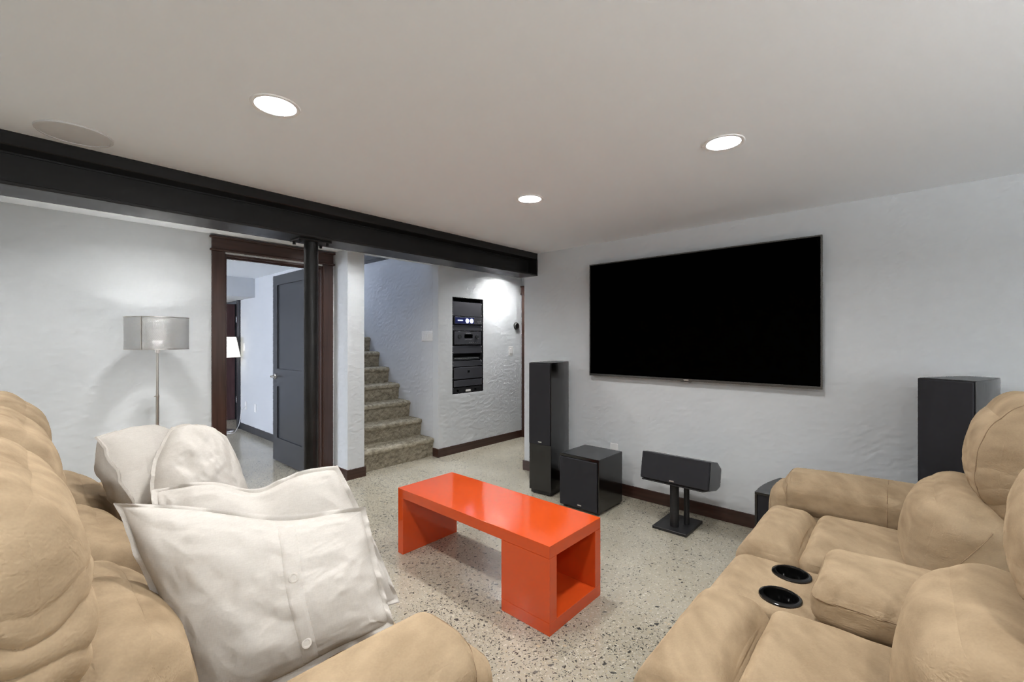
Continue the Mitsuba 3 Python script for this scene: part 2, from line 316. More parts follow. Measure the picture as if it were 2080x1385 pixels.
frame = Polygon([(LY0, 0.012), (LY1, 0.012), (LY1, LZ1), (LY0, LZ1)], [[(LY0 + 0.115, 0.26), (LY1 - 0.115, 0.26), (LY1 - 0.115, 0.82), (LY0 + 0.115, 0.82)][::-1], [(LY0 + 0.115, 1.01), (LY1 - 0.115, 1.01), (LY1 - 0.115, 1.915), (LY0 + 0.115, 1.915)][::-1]])
part(dl, 'frame', ext(frame, LX1 - LX0, [LX0, 0, 0], [0, 1, 0], [0, 0, 1]), 'm_door')
part(dl, 'panel', bx(LX0 + 0.013, LX1 - 0.013, LY0 + 0.10, LY1 - 0.10, 0.25, 0.83), 'm_door')
part(dl, 'panel', bx(LX0 + 0.013, LX1 - 0.013, LY0 + 0.10, LY1 - 0.10, 1.00, 1.925), 'm_door')
hy, hz = LY1 - 0.068, 0.925
hd = part(dl, 'handle', cat(lathe([[0, 0], [0.030, 0], [0.030, 0.006], [0.024, 0.012], [0.012, 0.014], [0.011, 0.045], [0, 0.045]], [LX0, hy, hz], 32, (-1, 0, 0)),
     tube(smooth_path([[LX0 - 0.046, hy + 0.008, hz], [LX0 - 0.050, hy - 0.03, hz + 0.004], [LX0 - 0.048, hy - 0.075, hz], [LX0 - 0.046, hy - 0.11, hz - 0.002]], 24), 0.008, 12)), 'm_nickel', 40, 'brushed nickel lever handle')
part(dl, 'handle', cat(lathe([[0, 0], [0.030, 0], [0.030, 0.006], [0.024, 0.012], [0.012, 0.014], [0.011, 0.045], [0, 0.045]], [LX1, hy, hz], 32, (1, 0, 0)),
     tube(smooth_path([[LX1 + 0.046, hy + 0.008, hz], [LX1 + 0.050, hy - 0.03, hz + 0.004], [LX1 + 0.048, hy - 0.075, hz], [LX1 + 0.046, hy - 0.11, hz - 0.002]], 24), 0.008, 12)), 'm_nickel', 40)
part(dl, 'latch', bx(LX0 + 0.008, LX1 - 0.008, LY1, LY1 + 0.002, hz - 0.03, hz + 0.03), 'm_nickel')
for z in (0.22, 1.02, 1.82): part(dl, 'hinge', cyl([LX1 + 0.008, LY0 - 0.006, z - 0.045], [LX1 + 0.008, LY0 - 0.006, z + 0.045], 0.007, 16), 'm_nickel', 40)

# ---- far brown door of the bedroom and its dark casing
d2 = struct('door_2', None, None, 'reddish brown door at the far end of the bedroom')
fr2 = Polygon([(1.58, 0.01), (2.385, 0.01), (2.385, 1.91), (1.58, 1.91)], [[(1.70, 0.2), (2.27, 0.2), (2.27, 0.86), (1.70, 0.86)], [(1.70, 1.0), (2.27, 1.0), (2.27, 1.80), (1.70, 1.80)]])
part(d2, 'frame', ext(fr2, 0.04, [0, YF - 0.01, 0], [1, 0, 0], [0, 0, 1]), 'm_redwood')
part(d2, 'panel', bx(1.69, 2.28, YF - 0.038, YF - 0.02, 0.19, 0.87), 'm_redwood')
part(d2, 'panel', bx(1.69, 2.28, YF - 0.038, YF - 0.02, 0.99, 1.81), 'm_redwood')
t2 = struct('trim_2', None, None, 'dark casing beside the far brown door')
part(t2, 'jamb', bx(2.390, 2.52, YF - 0.05, YF, 0, 1.915), 'm_black')
for z in (0.33, 1.66): part(t2, 'hinge', bx(2.40, 2.46, YF - 0.058, YF - 0.05, z - 0.05, z + 0.05, 0.002), 'm_silver')
part(t2, 'side_casing', bx(2.165, 2.25, 7.40, 7.47, 0, 1.915, 0.003), 'm_door')

# ---- hallway end door with its casing, beside the rack wall
t3 = struct('trim_3', None, None, 'dark brown door casing at the end of the hallway')
part(t3, 'side_casing', bx(XH - 0.020, XH, YP - 0.125, YP - 0.012, 0, 1.935, 0.003), 'm_wood')
part(t3, 'side_casing', bx(XH - 0.020, XH, 2.86, 2.96, 0, 1.935, 0.003), 'm_wood')
part(t3, 'bead', bx(XH - 0.034, XH, 2.83, YP, 1.935, 1.952, 0.004), 'm_wood_flat')
part(t3, 'head_casing', bx(XH - 0.022, XH, 2.85, YP - 0.006, 1.952, 2.035, 0.002), 'm_wood_flat')
part(t3, 'cap', bx(XH - 0.036, XH, 2.83, YP, 2.035, 2.052, 0.004), 'm_wood_flat')
struct('door_3', bx(XH - 0.008, XH, 2.96, YP - 0.125, 0.01, 1.935), 'm_door')

# ---- windows that let daylight in, all outside the frame
def window(name, label, frame_boxes, pane, colour):
    w = struct(name, None, None, label)
    for fb in frame_boxes: part(w, 'frame', bx(*fb, 0.004), 'm_white')
    part(w, 'pane', pane, 'm_white', emission=colour)
def quad(a, b, c, d): return trimesh.Trimesh([a, b, c, d], [[0, 1, 2], [0, 2, 3]], process=False)
window('window_1', 'frosted bedroom window', [(XL, XL + 0.04, 5.3, 7.0, 0.84, 0.90), (XL, XL + 0.04, 5.3, 7.0, 1.84, 1.90), (XL, XL + 0.04, 5.3, 5.36, 0.9, 1.84), (XL, XL + 0.04, 6.94, 7.0, 0.9, 1.84)],
       quad([XL + 0.012, 5.36, 0.9], [XL + 0.012, 6.94, 0.9], [XL + 0.012, 6.94, 1.84], [XL + 0.012, 5.36, 1.84]), DAY)
window('window_2', 'landing window above the stairs', [(2.24, 3.14, 7.27, 7.3, 3.1, 3.14), (2.24, 3.14, 7.27, 7.3, 4.3, 4.34)],
       quad([2.3, 7.285, 3.14], [3.1, 7.285, 3.14], [3.1, 7.285, 4.3], [2.3, 7.285, 4.3]), DAY_UP)
window('window_3', 'wide frosted window behind the sofas', [(-1.5, 2.9, YB, YB + 0.04, 0.84, 0.90), (-1.5, 2.9, YB, YB + 0.04, 1.94, 2.0)],
       quad([2.85, YB + 0.012, 0.9], [-1.45, YB + 0.012, 0.9], [-1.45, YB + 0.012, 1.94], [2.85, YB + 0.012, 1.94]), DAY_BACK)

# ================================================================== CARPETED STAIRS
st = thing('staircase', 'straight flight of stairs in mottled taupe carpet between two grey walls', 'stairs')
def step_mesh(k, n=56):
    run, rise = 0.2265, 0.1915
    y0, z1 = 4.022 + run * k, 0.212 + rise * k
    z0 = 0.0 if k == 0 else z1 - rise - 0.006
    prof = [(0.012, z0 - z1), (0.004, -0.14), (0.000, -0.075), (-0.004, -0.062)]
    for a in np.linspace(-0.35 * np.pi, 0.5 * np.pi, 9): prof.append((0.016 - 0.036 * math.cos(a), -0.033 + 0.031 * math.sin(a)))
    prof += [(0.08, 0.0), (0.15, 0.001), (run + 0.03, 0.0)]
    prof = np.array(prof)
    s = np.r_[0, np.cumsum(np.linalg.norm(np.diff(prof, axis=0), axis=1))]
    S = np.linspace(0, s[-1], 64); P = np.stack([np.interp(S, s, prof[:, 0]), np.interp(S, s, prof[:, 1])], 1)
    X = np.linspace(SX0 + 0.001, SX1 - 0.004, n)
    v = np.stack([np.repeat(X[:, None], len(S), 1), np.repeat((y0 + P[:, 0])[None], n, 0), np.repeat((z1 + P[:, 1])[None], n, 0)], -1)
    v[..., 1] += (meshkit.fbm(v * 60, 3, 5) - 0.5) * 0.012; v[..., 2] += (meshkit.fbm(v * 60, 3, 9) - 0.5) * 0.010
    v[..., 2] = np.maximum(v[..., 2], 0.0)
    i = np.arange(n * len(S)).reshape(n, len(S))
    q = np.stack([i[:-1, :-1], i[1:, :-1], i[1:, 1:], i[:-1, 1:]], -1).reshape(-1, 4)
    return v.reshape(-1, 3), q
for k in range(12): part(st, 'step', step_mesh(k), 'm_carpet', True)
part(st, 'landing', bx(SX0 + 0.001, SX1 - 0.001, 4.022 + 0.2265 * 12, 7.25, 2.2, 0.212 + 0.1915 * 12), 'm_carpet')

one('steel_beam', bx(2.87, 2.99, 4.10, 5.60, 2.30, 2.48, 0.003), 'm_steel', 'dark beam high above the stairs, only its lower edge in view', 'beam')
# ================================================================== STEEL BEAM AND COLUMN
bm = thing('steel_beam', 'long black steel I-beam under the ceiling, ending at the television wall', 'beam')
part(bm, 'top_flange', bx(XL, XR, 2.742, 2.972, CEIL - 0.058, CEIL, 0.004), 'm_steel')
part(bm, 'web', cat(bx(XL, XR, 2.852, 2.866, 1.972, CEIL - 0.058), bx(XL, XR, 2.844, 2.874, CEIL - 0.066, CEIL - 0.058)), 'm_steel')
part(bm, 'bottom_flange', bx(XL, XR, 2.742, 2.972, 1.958, 1.973, 0.002), 'm_steel')
part(bm, 'end_plate', bx(XR - 0.014, XR, 2.742, 2.972, 1.958, CEIL - 0.058, 0.001), 'm_steel')
co = thing('support_column', 'round black steel post holding up the beam in front of the bedroom door', 'column')
CXp, CYp = 1.252, 2.857
part(co, 'shaft', cyl([CXp, CYp, 0.012], [CXp, CYp, 1.948], 0.0425, 48), 'm_steel', 40)
part(co, 'base_plate', bx(CXp - 0.09, CXp + 0.09, CYp - 0.09, CYp + 0.09, 0, 0.012, 0.002), 'm_steel')
part(co, 'cap_plate', bx(CXp - 0.105, CXp + 0.105, CYp - 0.07, CYp + 0.07, 1.946, 1.958, 0.002), 'm_steel')
for sx in (-1, 1):
    for sy in (-1, 1): part(co, 'bolt', cyl([CXp + sx * 0.085, CYp + sy * 0.05, 1.930], [CXp + sx * 0.085, CYp + sy * 0.05, 1.946], 0.010, 6), 'm_steel')

# ================================================================== CEILING FITTINGS
def downlight(x, y, label, level=1.0):
    k = thing('recessed_light', label, 'ceiling light', 'round recessed ceiling lights'); r = RL
    part(k, 'trim', lathe([[r - 0.001, 0.003], [r - 0.001, -0.003], [r + 0.004, -0.005], [r + 0.012, -0.004], [r + 0.014, 0.0]], [x, y, CEIL], 48), 'm_white', 40)
    part(k, 'can', lathe([[r - 0.001, 0.0], [r - 0.002, CAN + 0.004], [r - 0.001, CAN + 0.004]], [x, y, CEIL], 48), 'm_white', 40)
    part(k, 'lens', facing(lathe([[r - 0.002, CAN], [r * 0.8, CAN - 0.003], [r * 0.5, CAN - 0.005], [0.0, CAN - 0.006]], [x, y, CEIL], 48), (0, 0, -1)), 'm_white', True, emission=[level * c for c in LAMP])
NAMES = ['glowing round recessed light above the sofa, nearest the round ceiling speaker',
         'glowing round recessed light nearest the corner of the beam and the television wall',
         'glowing round recessed light above the wide tan seat, in front of the television'] + ['round recessed light out of view in the ceiling of the room'] * 8
for (x, y), t_ in zip(LIGHTS, NAMES): downlight(x, y, t_, 1.1 if y > 3 else 1.0)
downlight(*LIGHTS[11], 'recessed light in the hallway ceiling washing the wall above the equipment rack', 1.9)
cs = thing('ceiling_speaker', 'flat round grey speaker grille set in the ceiling beside the black beam', 'ceiling speaker')
part(cs, 'grille', lathe([[0, -0.004], [0.112, -0.004], [0.112, 0.0]], [0.155, 2.582, CEIL], 64), 'm_offwhite')
part(cs, 'rim', lathe([[0.112, 0], [0.112, -0.007], [0.120, -0.006], [0.121, 0]], [0.155, 2.582, CEIL], 64), 'm_offwhite', 40)

# ================================================================== TELEVISION
tv = thing('television', 'large black flat television on the pale grey wall', 'television')
TY0, TY1, TZ0, TZ1, TXF = 0.402, 2.109, 1.008, 1.988, XR - 0.058
bez = Polygon([(TY0, TZ0), (TY1, TZ0), (TY1, TZ1), (TY0, TZ1)], [[(TY0 + 0.009, TZ0 + 0.018), (TY1 - 0.009, TZ0 + 0.018), (TY1 - 0.009, TZ1 - 0.009), (TY0 + 0.009, TZ1 - 0.009)]])
part(tv, 'housing', bx(TXF + 0.008, XR - 0.02, TY0 + 0.004, TY1 - 0.004, TZ0 + 0.004, TZ1 - 0.004, 0.004), 'm_black')
part(tv, 'bezel', ext(bez, 0.022, [TXF, 0, 0], [0, 1, 0], [0, 0, 1]), 'm_bezel')
part(tv, 'screen', bx(TXF + 0.003, TXF + 0.012, TY0 + 0.006, TY1 - 0.006, TZ0 + 0.015, TZ1 - 0.006), 'm_screen')
part(tv, 'badge', bx(TXF - 0.002, TXF + 0.001, 1.237, 1.275, TZ0 + 0.005, TZ0 + 0.013), 'm_silver', label='small bright maker badge')
part(tv, 'sensor_bar', bx(TXF + 0.002, TXF + 0.012, 1.215, 1.300, TZ0 - 0.007, TZ0 + 0.002, 0.002), 'm_bezel')
part(tv, 'wall_mount', bx(XR - 0.02, XR, 0.9, 1.6, 1.3, 1.7), 'm_black')

# ================================================================== SPEAKERS
def place(m, ang, x, y, z=0.0):
    M = np.eye(4); M[:3, :3] = rot([0, 0, 1], ang); M[:3, 3] = [x, y, z]
    m.apply_transform(M); return m
def tower(label, ang, x, y):
    """A tall slim speaker, front towards local -x, its sides curving in to the back; (x, y) is the middle of the front."""
    k = thing('floor_speaker', label, 'speaker', 'black tower speakers beside the television')
    W, D, Z0, Z1 = 0.111, 0.375, 0.035, 1.126
    s = np.linspace(0, 1, 15)
    side = [(0.012 + (D - 0.012) * t, W * (1 - 0.42 * t ** 2.2)) for t in s]
    plan = Polygon(side + [(a, -b) for a, b in side[::-1]])
    P = lambda m: place(m, ang, x, y)
    part(k, 'cabinet', P(ext(plan, Z1 - Z0, [0, 0, Z0], [1, 0, 0], [0, 1, 0])), 'm_gloss', 30)
    part(k, 'top_panel', P(ext(plan.buffer(-0.004), 0.0015, [0, 0, Z1], [1, 0, 0], [0, 1, 0])), 'm_ash')
    part(k, 'baffle', P(bx(0.0, 0.014, -W, W, Z0, Z1 - 0.001, 0.002)), 'm_gloss')
    part(k, 'grille', P(bx(-0.014, 0.0, -W + 0.004, W - 0.006, 0.43, Z1 - 0.004, 0.004)), 'm_grille')
    part(k, 'badge', P(bx(-0.016, -0.013, -0.024, 0.010, 0.450, 0.459)), 'm_silver')
    part(k, 'plinth', P(bx(0.01, D - 0.03, -W + 0.012, W - 0.012, 0.006, Z0, 0.003)), 'm_black')
    for a in (0.03, D - 0.06):
        for b in (-1, 1): part(k, 'foot', P(cyl([a, b * 0.07, 0], [a, b * 0.07, 0.008], 0.015, 16)), 'm_black')
tower('tall slim gloss black tower speaker left of the television, beside the box speaker', 4.6, 2.965, 2.337)
tower('black tower speaker standing behind the tan headrest at the right', -25.0, 3.050, -0.138)

sw = thing('subwoofer', 'gloss black cube subwoofer on the floor beside the slim tower speaker', 'subwoofer')
part(sw, 'cabinet', bx(2.892, 3.252, 1.718, 2.072, 0.018, 0.420, 0.003), 'm_gloss')
part(sw, 'top_panel', bx(2.896, 3.249, 1.721, 2.069, 0.4195, 0.4215), 'm_ash')
part(sw, 'front_panel', bx(2.886, 2.893, 1.716, 2.074, 0.018, 0.421, 0.002), 'm_gloss')
part(sw, 'grille', bx(2.872, 2.886, 1.727, 2.066, 0.026, 0.400, 0.005), 'm_grille')
part(sw, 'badge', bx(2.870, 2.873, 1.862, 1.896, 0.046, 0.055), 'm_silver')
for a in (2.92, 3.22):
    for b in (1.75, 2.04): part(sw, 'foot', cyl([a, b, 0], [a, b, 0.019], 0.018, 16), 'm_black')

s2 = thing('subwoofer', 'dark curved-sided box speaker on the floor, half hidden behind the tan armrest', 'subwoofer')
S = np.linspace(0, 1, 11)
sd = [(0.40 * t, 0.18 + 0.022 * math.sin(math.pi * (0.35 + 0.65 * t)) - 0.020 - 0.035 * t ** 2) for t in S]
pl2 = Polygon(sd + [(a, -b) for a, b in sd[::-1]])
part(s2, 'cabinet', place(ext(pl2, 0.385, [0, 0, 0.014], [1, 0, 0], [0, 1, 0]), 0, 3.0, 0.513), 'm_ash', 30)
part(s2, 'front_frame', place(ext(Polygon([(-0.18, 0.014), (0.18, 0.014), (0.18, 0.400), (-0.18, 0.400)], [[(-0.168, 0.03), (0.168, 0.03), (0.168, 0.386), (-0.168, 0.386)]]), 0.016, [-0.016, 0, 0], [0, 1, 0], [0, 0, 1]), 0, 3.0, 0.513), 'm_gloss')
part(s2, 'grille', bx(2.990, 3.001, 0.347, 0.679, 0.032, 0.384), 'm_grille')
part(s2, 'foot', cyl([3.05, 0.62, 0], [3.05, 0.62, 0.015], 0.016, 16), 'm_black')
part(s2, 'foot', cyl([3.33, 0.60, 0], [3.33, 0.60, 0.015], 0.016, 16), 'm_black')
part(s2, 'foot', cyl([3.05, 0.40, 0], [3.05, 0.40, 0.015], 0.016, 16), 'm_black')
part(s2, 'foot', cyl([3.33, 0.42, 0], [3.33, 0.42, 0.015], 0.016, 16), 'm_black')

# centre speaker, tilted up, on a two-post stand
TILT = 12.0
def tilted(m, ox=2.978, oz=0.338):
    M = np.eye(4); M[:3, :3] = rot([0, 1, 0], TILT); M[:3, 3] = [ox, 0, oz]
    m.apply_transform(M); return m
cn = thing('center_speaker', 'long black centre speaker tilted upward on a low stand under the television', 'speaker')
CY0, CY1 = 0.962, 1.436
prof = Polygon([(0.016, 0.0), (0.165, 0.0), (0.235, 0.022), (0.245, 0.03), (0.245, 0.135), (0.238, 0.146), (0.150, 0.186), (0.016, 0.186)])
part(cn, 'cabinet', tilted(ext(prof, CY1 - CY0, [0, CY1, 0], [1, 0, 0], [0, 0, 1])), 'm_ash')
part(cn, 'grille', tilted(bx(0.0, 0.013, CY0 + 0.003, CY1 - 0.003, 0.003, 0.186, 0.005)), 'm_grille')
part(cn, 'badge', tilted(bx(-0.002, 0.001, 1.190, 1.222, 0.012, 0.021)), 'm_silver')
sd_ = thing('speaker_stand', 'black two-post metal stand with a square base under the long speaker', 'stand')
part(sd_, 'base', bx(2.972, 3.285, 1.100, 1.340, 0.0, 0.020, 0.003), 'm_black')
part(sd_, 'post', cyl([3.064, 1.217, 0.02], [3.064, 1.217, 0.306], 0.030, 32), 'm_black', 40)
part(sd_, 'post', cyl([3.150, 1.165, 0.02], [3.150, 1.165, 0.288], 0.019, 32), 'm_black', 40)
part(sd_, 'top_plate', tilted(bx(0.012, 0.205, 1.000, 1.425, -0.013, -0.002, 0.002)), 'm_black')

# ================================================================== ORANGE TABLE
tb = thing('coffee_table', 'glossy orange low table with an open cube at one end', 'table')
A0, A1, B0, B1, H1 = 1.575, 2.012, 1.187, 2.365, 0.402
part(tb, 'top', bx(A0, A1, B0, B1, H1 - 0.056, H1, 0.0012), 'm_orange')
part(tb, 'end_panel', bx(A0, A1, B1 - 0.052, B1, 0, H1 - 0.0565, 0.0012), 'm_orange')
part(tb, 'side_panel', bx(A0, A0 + 0.054, B0, 1.482, 0.0585, H1 - 0.0568, 0.0008), 'm_orange')
part(tb, 'side_panel', bx(A1 - 0.052, A1, B0, 1.482, 0.0585, H1 - 0.0568, 0.0008), 'm_orange')
part(tb, 'back_panel', bx(A0 + 0.054, A1 - 0.052, 1.44, 1.482, 0.0585, H1 - 0.0568), 'm_orange')
part(tb, 'bottom', bx(A0, A1, B0, 1.482, 0, 0.058, 0.0012), 'm_orange')

# ================================================================== EQUIPMENT RACK
rk = thing('equipment_rack', 'black metal rack of audio equipment recessed in the hallway wall', 'rack')
YR = YP + 0.016
part(rk, 'frame', ext(Polygon([(RX0, RZ0), (RX1, RZ0), (RX1, RZ1), (RX0, RZ1)], [[(RX0 + 0.006, RZ0 + 0.006), (RX1 - 0.006, RZ0 + 0.006), (RX1 - 0.006, RZ1 - 0.006), (RX0 + 0.006, RZ1 - 0.006)]]), 0.25, [0, YP + 0.25, 0], [1, 0, 0], [0, 0, 1]), 'm_black')
part(rk, 'rear_panel', bx(RX0, RX1, YP + 0.25, YP + 0.255, RZ0, RZ1), 'm_black')
for a in (RX0 + 0.006, RX1 - 0.028): part(rk, 'rail', bx(a, a + 0.022, YR + 0.002, YR + 0.02, RZ0 + 0.006, RZ1 - 0.02), 'm_black')
def plate(z0, z1, a=0.008, y=0.0, m='m_panel'): return bx(RX0 + a, RX1 - a, YR - 0.004 + y, YR + y, z0 + 0.0015, z1 - 0.0015, 0.001)
for z0, z1 in ((1.603, 1.774), (1.430, 1.503), (1.160, 1.256), (1.004, 1.075)): part(rk, 'blank_panel', plate(z0, z1), 'm_panel')
for z0, z1 in ((1.603, 1.774), (1.430, 1.503), (1.160, 1.256), (1.004, 1.075), (0.855, 0.995)):
    for a in (RX0 + 0.017, RX1 - 0.017):
        for z in (z0 + 0.015, z1 - 0.015): part(rk, 'screw', cyl([a, YR - 0.008, z], [a, YR - 0.003, z], 0.005, 10), 'm_silver')
def disc_y(x, z, r, y, d=0.006, n=24): return cyl([x, y, z], [x, y - d, z], r, n)
am = thing('power_amplifier', 'black rack amplifier with two glowing blue round meters', 'amplifier')
part(am, 'faceplate', bx(RX0 + 0.030, RX1 - 0.020, YR - 0.022, YR + 0.18, 1.509, 1.596, 0.002), 'm_panel')
part(am, 'display', bx(RX0 + 0.036, RX0 + 0.335, YR - 0.0235, YR - 0.022, 1.515, 1.585), 'm_blue_led')
for x in (RX0 + 0.226, RX0 + 0.296): part(am, 'meter', disc_y(x, 1.549, 0.029, YR - 0.0235, 0.002, 32), 'm_white', emission=[0.55, 0.68, 1.25], label='glowing blue-white round meter')
part(am, 'logo_plate', bx(RX0 + 0.075, RX0 + 0.155, YR - 0.0245, YR - 0.0235, 1.546, 1.558), 'm_white', emission=[0.45, 0.58, 1.3])
for x, z in ((0.398, 1.541), (0.420, 1.541), (0.445, 1.549), (0.445, 1.531), (0.420, 1.523)): part(am, 'button', disc_y(RX0 + x, z, 0.006, YR - 0.022, 0.003, 16), 'm_silver')
rc = thing('stereo_receiver', 'black receiver with two round knobs in the equipment rack', 'receiver')
part(rc, 'faceplate', bx(RX0 + 0.032, RX1 - 0.032, YR - 0.018, YR + 0.2, 1.266, 1.422, 0.002), 'm_panel')
part(rc, 'display', bx(RX0 + 0.185, RX0 + 0.315, YR - 0.0195, YR - 0.018, 1.345, 1.388), 'm_screen')
for x in (0.105, 0.385): part(rc, 'knob', lathe([[0, 0.018], [0.022, 0.018], [0.024, 0.015], [0.024, 0], [0, 0]], [RX0 + x, YR - 0.018, 1.358], 32, (0, -1, 0)), 'm_ash', 30)
for i in range(8): part(rc, 'button', bx(RX0 + 0.190 + 0.016 * i, RX0 + 0.199 + 0.016 * i, YR - 0.020, YR - 0.018, 1.322, 1.328), 'm_silver')
for i in range(5): part(rc, 'button', bx(RX0 + 0.262 + 0.03 * i, RX0 + 0.276 + 0.03 * i, YR - 0.020, YR - 0.018, 1.287, 1.293), 'm_silver')
part(rc, 'name_strip', bx(RX0 + 0.205, RX0 + 0.285, YR - 0.0195, YR - 0.018, 1.397, 1.403), 'm_silver')
dp = thing('disc_player', 'slim black player lying in the dark open slot of the rack', 'player')
part(dp, 'case', bx(RX0 + 0.035, RX1 - 0.035, YR + 0.01, YR + 0.2, 1.080, 1.118, 0.003), 'm_ash')
part(dp, 'strip', bx(RX0 + 0.05, RX1 - 0.05, YR + 0.007, YR + 0.010, 1.100, 1.104), 'm_silver')
dw = thing('rack_drawer', 'black lockable rack drawer with a square latch', 'drawer')
part(dw, 'front', bx(RX0 + 0.030, RX1 - 0.010, YR - 0.012, YR + 0.2, 0.858, 0.994, 0.002), 'm_panel')
part(dw, 'latch', bx(RX0 + 0.235, RX0 + 0.275, YR - 0.016, YR - 0.012, 0.925, 0.965, 0.002), 'm_ash')
part(dw, 'keyhole', bx(RX0 + 0.244, RX0 + 0.266, YR - 0.0175, YR - 0.016, 0.934, 0.952), 'm_screen')
dw2 = thing('rack_drawer', 'low black rack drawer near the bottom of the rack', 'drawer')
part(dw2, 'front', bx(RX0 + 0.030, RX1 - 0.012, YR - 0.010, YR + 0.2, 0.768, 0.846, 0.002), 'm_panel')
ps = thing('power_strip', 'dark power strip with a white label at the bottom of the rack', 'power strip')
part(ps, 'faceplate', bx(RX0 + 0.010, RX1 - 0.010, YR - 0.006, YR + 0.1, 0.699, 0.758, 0.002), 'm_black')
part(ps, 'label_plate', bx(RX0 + 0.215, RX0 + 0.295, YR - 0.0075, YR - 0.006, 0.703, 0.728), 'm_white')
for x in (0.075, 0.36): part(ps, 'socket', bx(RX0 + x, RX0 + x + 0.03, YR - 0.0075, YR - 0.006, 0.712, 0.736), 'm_screen')

# ================================================================== SWITCHES, OUTLETS, THERMOSTAT
def wall_plate(name, label, cat_, origin, ex, w, h, gangs, kind, group=None):
    """A plate on a wall: origin its middle on the wall, ex along the wall; faces ez = ex x z."""
    k = thing(name, label, cat_, group); ex = np.array(ex, float); ey = np.array([0, 0, 1.0]); ez = np.cross(ex, ey)
    M = np.eye(4); M[:3, 0], M[:3, 1], M[:3, 2], M[:3, 3] = ex, ey, ez, origin
    def P(m): m.apply_transform(M); return m
    part(k, 'plate', P(bx(-w / 2, w / 2, -h / 2, h / 2, 0, 0.006, 0.0025)), 'm_white')
    for g in range(gangs):
        c = (g - (gangs - 1) / 2) * 0.046
        if kind == 'rocker': part(k, 'rocker', P(bx(c - 0.016, c + 0.016, -0.033, 0.033, 0.0055, 0.0085, 0.0015)), 'm_white')
        else:
            for s in (-1, 1): part(k, 'socket', P(bx(c - 0.016, c + 0.016, s * 0.02 - 0.014, s * 0.02 + 0.014, 0.0055, 0.0078, 0.0015)), 'm_white')
wall_plate('light_switch', 'white four-gang light switch on the wall beside the stairs', 'light switch', [SX1, 4.134, 1.365], [0, -1, 0], 0.205, 0.118, 4, 'rocker')
wall_plate('light_switch', 'white single light switch on the wall right of the equipment rack', 'light switch', [4.355, YP, 1.174], [1, 0, 0], 0.085, 0.122, 1, 'rocker')
wall_plate('wall_outlet', 'white outlet low on the television wall just above the cube subwoofer', 'outlet', [XR, 1.894, 0.368], [0, -1, 0], 0.076, 0.116, 1, 'socket')
wall_plate('wall_outlet', 'white bedroom outlet with the lamp cord plugged in', 'outlet', [2.2, 7.16, 0.37], [0, -1, 0], 0.07, 0.115, 1, 'socket')
wall_plate('wall_outlet', 'white bedroom outlet nearer the open dark door, nothing plugged in', 'outlet', [2.2, 6.78, 0.368], [0, -1, 0], 0.07, 0.115, 1, 'socket')
wall_plate('light_switch', 'light switch on the bedroom wall beside the lamp shade', 'light switch', [2.2, 7.24, 1.215], [0, -1, 0], 0.07, 0.115, 1, 'rocker')
th = thing('thermostat', 'round thermostat with a dark face on the hallway wall', 'thermostat')
part(th, 'ring', lathe([[0, 0], [0.050, 0], [0.050, 0.004], [0.041, 0.008], [0.041, 0.022], [0.038, 0.026], [0, 0.026]], [4.464, YP, 1.509], 48, (0, -1, 0)), 'm_bezel', 30)
part(th, 'face', lathe([[0, 0.0285], [0.033, 0.0285], [0.0365, 0.0255], [0, 0.0255]], [4.464, YP, 1.509], 40, (0, -1, 0)), 'm_gloss')

# ================================================================== FLOOR LAMPS
lp = thing('floor_lamp', 'slim nickel floor lamp with a perforated metal drum shade against the wall', 'floor lamp')
LXc, LYc, RS, ZS0, ZS1 = 0.635, 3.850, 0.176, 1.258, 1.476
def perforated(r, z0, z1, cols=112):
    pitch = 2 * math.pi * r / cols; ro = pitch / math.sqrt(3); ri = pitch * 0.33; rows = int(round((z1 - z0) / (1.5 * ro))); dz = (z1 - z0 - 2 * ro) / (rows - 1)
    V, F = [], []
    for j in range(rows):
        zc = z0 + ro + j * dz
        for i in range(cols):
            a0 = (i + 0.5 * (j % 2)) * pitch; b = len(V)
            for k in range(6):
                a = math.pi / 6 + k * math.pi / 3
                for q, s in ((ro, dz / (1.5 * ro)), (ri, 1.0)): V.append((a0 + q * math.cos(a), zc + q * math.sin(a) * s))
            for k in range(6):
                n = (k + 1) % 6
                F += [[b + 2 * k, b + 2 * n, b + 2 * n + 1], [b + 2 * k, b + 2 * n + 1, b + 2 * k + 1]]
    V = np.array(V); th_ = V[:, 0] / r
    return trimesh.Trimesh(np.stack([r * np.cos(th_), r * np.sin(th_), V[:, 1]], 1), F, process=False)
def ring_band(r, z0, z1, t=0.002): return lathe([[r - t, z0], [r + t, z0], [r + t, z1], [r - t, z1], [r - t, z0]], [0, 0, 0], 96)
at = lambda m: (m.apply_translation([LXc, LYc, 0]), m)[1]
sh = part(lp, 'shade', at(perforated(RS, ZS0 + 0.002, ZS1 - 0.002)), 'm_shade', label='perforated metal drum shade')
part(sh, 'rim', at(ring_band(RS, ZS0 - 0.001, ZS0 + 0.003)), 'm_nickel'); part(sh, 'rim', at(ring_band(RS, ZS1 - 0.003, ZS1 + 0.001)), 'm_nickel')
sa = math.radians(233)
part(sh, 'seam', at(tube([[RS * 1.004 * math.cos(sa), RS * 1.004 * math.sin(sa), z] for z in np.linspace(ZS0, ZS1, 8)], 0.004, 8)), 'm_nickel')
for a in (0.3, 2.4, 4.5): part(sh, 'spoke', at(tube([[0.012 * math.cos(a), 0.012 * math.sin(a), ZS0 + 0.02], [RS * math.cos(a), RS * math.sin(a), ZS0 + 0.02]], 0.002, 6)), 'm_nickel')
part(lp, 'pole', at(cat(cyl([0, 0, 0.02], [0, 0, 0.935], 0.0095, 24), cyl([0, 0, 0.935], [0, 0, 1.235], 0.0085, 24, 0.0055))), 'm_nickel', 40)
